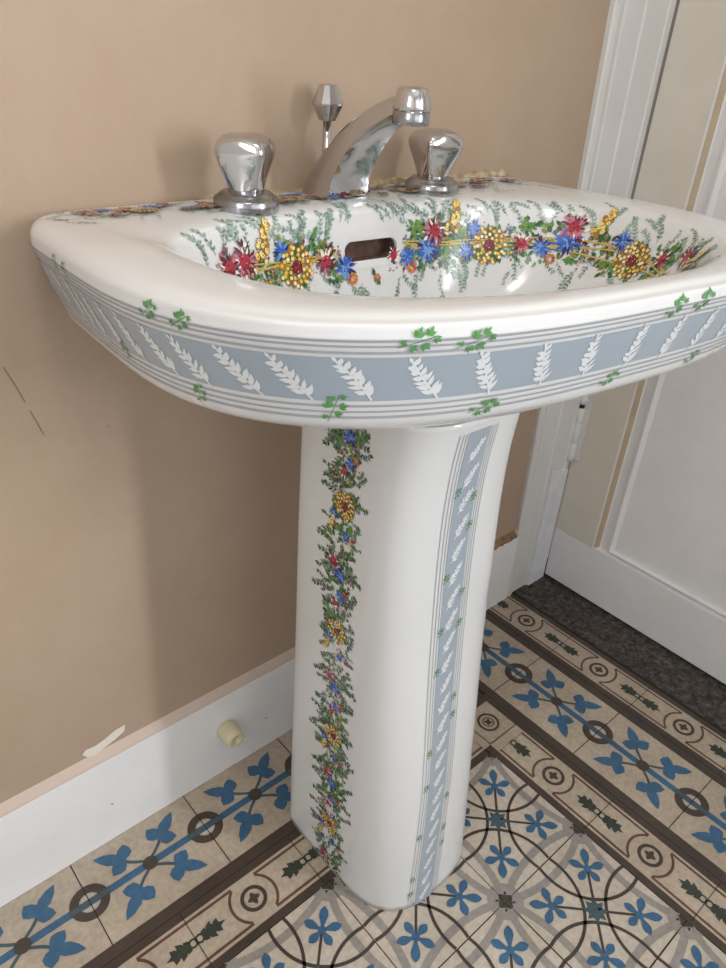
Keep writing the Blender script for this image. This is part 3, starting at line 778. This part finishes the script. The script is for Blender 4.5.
for i in range(190):
    x = rr(-1.80, 1.80); y = rr(.98, 1.40)
    if abs(x) > 1.5 and rr(0, 1) < .3: continue
    sprig(deckD(x, y), 0, 0, rr(.08, .15), rr(0, 2*pi), 1, n=5)
for i in range(64):
    x = -1.60+3.2*i/63+rr(-.02, .02); y = 1.21+rr(-.12, .12)
    D = deckD(x, y); leaves(D, 0, 0, .06, 3, 5)
    k = (i*5) % 9; x += rr(-.02, .02)
    [fl_mauve, fl_blue, fl_red, fl_daisy, fl_blue, fl_orange, fl_mauve, fl_daisy, fl_blue][k](D, 0, 0, [.08, .065, .06, .08, .06, .04, .075, .075, .07][k], 8)
basin = mb.build('basin', basin_root, fix=False)
# drain
mb = MB(); p = warp(0, .20, 4.062)
mb.lathe((p[0], p[1], p[2]), [(.165, 0), (.165, .012), (.15, .02), (.12, .012), (.115, -.02), (0.0, -.02)], 'chrome', 36, cap1=False)
mb.build('drain', basin_root)
# bead of old caulk against the wall
mb = MB(); R = []
for i in range(60):
    x = -2.0+2.75*i/59; k = rr(.6, 1.3)*(1.5 if x > -.7 else .7); p = (x, 0, 0)
    z = 4.905
    R.append([(x, 1.462, z-.01), (x, 1.44-.018*k, z-.005), (x, 1.44-.012*k, z+.012*k), (x, 1.452, z+.024*k), (x, 1.462, z+.028*k)])
mb.rings(R, 'caulk', False); mb.build('caulk_bead', basin_root)
# ================================================================= TAPS
DECKZ = 4.916
FY = 1.085
fx = XC+RZ*(1.45-FY)-.02
faucet = empty('faucet', (fx, FY, DECKZ))
tag(faucet, 'chrome arched basin spout between the two tap handles on the washbasin deck', 'faucet')
out = [(1.345, 4.915), (1.325, 4.96), (1.287, 5.03), (1.235, 5.105), (1.175, 5.18), (1.11, 5.25), (1.04, 5.315), (.965, 5.375), (.88, 5.425), (.785, 5.470), (.70, 5.500), (.62, 5.525), (.55, 5.54)]
inn = [(1.085, 4.915), (1.075, 4.96), (1.065, 5.02), (1.04, 5.075), (1.005, 5.13), (.965, 5.185), (.915, 5.24), (.86, 5.295), (.79, 5.34), (.72, 5.375), (.66, 5.405), (.60, 5.43), (.555, 5.445)]
hw = [.158, .153, .149, .145, .142, .138, .134, .128, .122, .115, .109, .103, .094]
out = [(y+max(0, .10-i*.012), z) for i, (y, z) in enumerate(out)]
mb = MB(); R = []; NS = 30
for (oy, oz), (iy, iz), w in zip(out, inn, hw):
    ring = []
    for i in range(NS+1):           # rounded back, from one inner edge over the top to the other
        t = pi*i/NS; c, s = cos(t), sin(t)
        u = (1 if c >= 0 else -1)*abs(c)**.62*w; q = abs(s)**.72
        ring.append((fx+u, iy+(oy-iy)*q, iz+(oz-iz)*q))
    for i in range(1, 8):
        t = i/8; ring.append((fx-w+2*w*t, iy+.020*sin(pi*t)*(1), iz+.015*sin(pi*t)))
    R.append(ring)
mb.rings(R, 'chrome', True, True, True)
sp = mb.build('spout', faucet)
em = sp.modifiers.new('edges', 'EDGE_SPLIT'); em.split_angle = .75
mb = MB()
mb.lathe((fx-.02, .575, 5.375), [(.0, .035), (.082, .035), (.085, .0), (.097, .0), (.100, .02), (.100, .062), (.094, .068)], 'chrome_dull', 36, cap0=False, cap1=False)
mb.lathe((fx-.02, .575, 5.443), [(.092, -.002), (.100, .002), (.103, .012), (.095, .05), (.082, .095), (.072, .106), (.04, .112), (0, .113)], 'chrome', 36, cap0=False, cap1=False)
mb.lathe((fx-.02, .575, 5.375), [(.08, .034), (.0, .034)], 'dark', 24, cap0=False, cap1=False)
mb.build('aerator', faucet)
mb = MB()
mb.lathe((-1.20, 1.29, DECKZ-.01), [(.05, 0), (.05, .03), (.03, .04), (.026, .05), (.026, .42)], 'chrome', 20)
rod = mb.build('lift_rod', faucet)
rx, ry_ = -1.20, 1.29
mb = MB()
mb.lathe((rx, ry_, DECKZ+.41), [(.05, .0), (.093, .082), (.095, .092), (.056, .185), (.050, .190), (.0, .192)], 'chrome', 12, smooth=False, cap1=False)
kn = mb.build('lift_knob', rod); kn.location = (0, 0, 0)
def handle(x, rot, label):
    root = empty('tap_handle', (x, FY, DECKZ))
    tag(root, label, 'tap', 'chrome tap handles')
    mb = MB()
    mb.lathe((x, FY, DECKZ), [(.174, -.006), (.176, .0), (.179, .015), (.179, .055), (.172, .063), (.162, .066), (.150, .080), (.132, .092), (.11, .096), (.0, .096)], 'chrome_dull', 48, cap1=False)
    mb.build('escutcheon', root)
    mb = MB()
    def lob(a, h):
        h = .12+(h-.085)/.785; t = max(0, min(1, (h-.12)/.26)); q = (a-rot) % (pi/2)-pi/4
        sq = 1/max(abs(cos(q)), .0001)
        k = .95*sst(.25+t*1.2)*(1-sst((h-.40)/.10))
        n_ = 1/((abs(cos(q+pi/4))**11+abs(sin(q+pi/4))**11)**(1/11))
        return (1-k)+k*(n_*.83)
    prof = [(.115, .12), (.118, .135), (.125, .17), (.137, .215), (.153, .265), (.170, .31), (.183, .345), (.190, .375), (.190, .40), (.183, .43), (.168, .455), (.14, .475), (.10, .488), (.05, .494), (0, .496)]
    prof = [(r_*.86, .085+(h_-.12)*.785) for r_, h_ in prof]
    mb.lathe((x, FY, DECKZ), prof, 'chrome', 64, cap1=False, lobes=lob)
    mb.build('knob', root)
    return root
handle(fx-.72, .687, 'chrome faceted tap handle on the left side of the spout')
handle(fx+.725, 1.37, 'chrome faceted tap handle on the right side of the spout')
# ================================================================= LIGHT
def area(name, loc, rot, sx, sy, power, col):
    l = bpy.data.lights.new(name, 'AREA'); l.shape = 'RECTANGLE'; l.size = sx*U; l.size_y = sy*U; l.energy = power; l.color = col
    o = bpy.data.objects.new(name, l); C.objects.link(o); o.location = Vector(loc)*U; o.rotation_euler = rot; return o
area('window_daylight', (XR+.08, (WY0+WY1)/2, (WZ0+WZ1)/2), (0, pi/2, 0), WZ1-WZ0-.1, WY1-WY0-.1, PWR, (.95, .97, 1.0))
lw = area('side_window_daylight', (XL-.3, (LY0+LY1)/2, (LZ0+LZ1)/2), (0, -pi/2, 0), LZ1-LZ0-.1, LY1-LY0-.1, PWR3, (.97, .98, 1.0))
lf = area('front_fill_light', ((FX0+FX1)/2, YF-.3, (FZ0+FZ1)/2), (pi/2, 0, 0), FX1-FX0-.1, FZ1-FZ0-.1, PWR4, (.96, .98, 1.0))  # added fill from the front, not a known window
la = area('ceiling_fill_light', (-4.5, -4.0, ZC-.3), (0, 0, 0), 2.0, 2.0, PWR2, (1.0, .95, .88))  # added soft fill near the ceiling, no lamp fixture behind it
w = bpy.data.worlds.new('world'); bpy.context.scene.world = w; w.use_nodes = True
w.node_tree.nodes['Background'].inputs[0].default_value = (.75, .85, 1, 1); w.node_tree.nodes['Background'].inputs[1].default_value = .6
# ================================================================= CAMERA
cam_d = bpy.data.cameras.new('camera'); cam = bpy.data.objects.new('camera', cam_d); C.objects.link(cam)
F_, CX, CY, CZ, YAW, PIT, ROL = 728.718, -4.218573, -2.482143, 5.721723, .74923520, -.54126009, .06799231
f = Vector((sin(YAW)*cos(PIT), cos(YAW)*cos(PIT), sin(PIT))); r = Vector((cos(YAW), -sin(YAW), 0)); u = r.cross(f)
r2 = r*cos(ROL)+u*sin(ROL); u2 = -r*sin(ROL)+u*cos(ROL)
from mathutils import Matrix
mw = Matrix((r2, u2, -f)).transposed().to_4x4(); mw.translation = Vector((CX, CY, CZ))*U
cam.matrix_world = mw
cam_d.sensor_fit = 'HORIZONTAL'; cam_d.sensor_width = 36; cam_d.lens = F_/726*36; cam_d.clip_start = .01
sc = bpy.context.scene; sc.camera = cam
sc.view_settings.view_transform = 'Standard'; sc.view_settings.look = 'None'; sc.view_settings.gamma = 1; sc.view_settings.use_curve_mapping = False
sc.view_settings.exposure = EXPO
sc.cycles.max_bounces = 10; sc.cycles.diffuse_bounces = 6
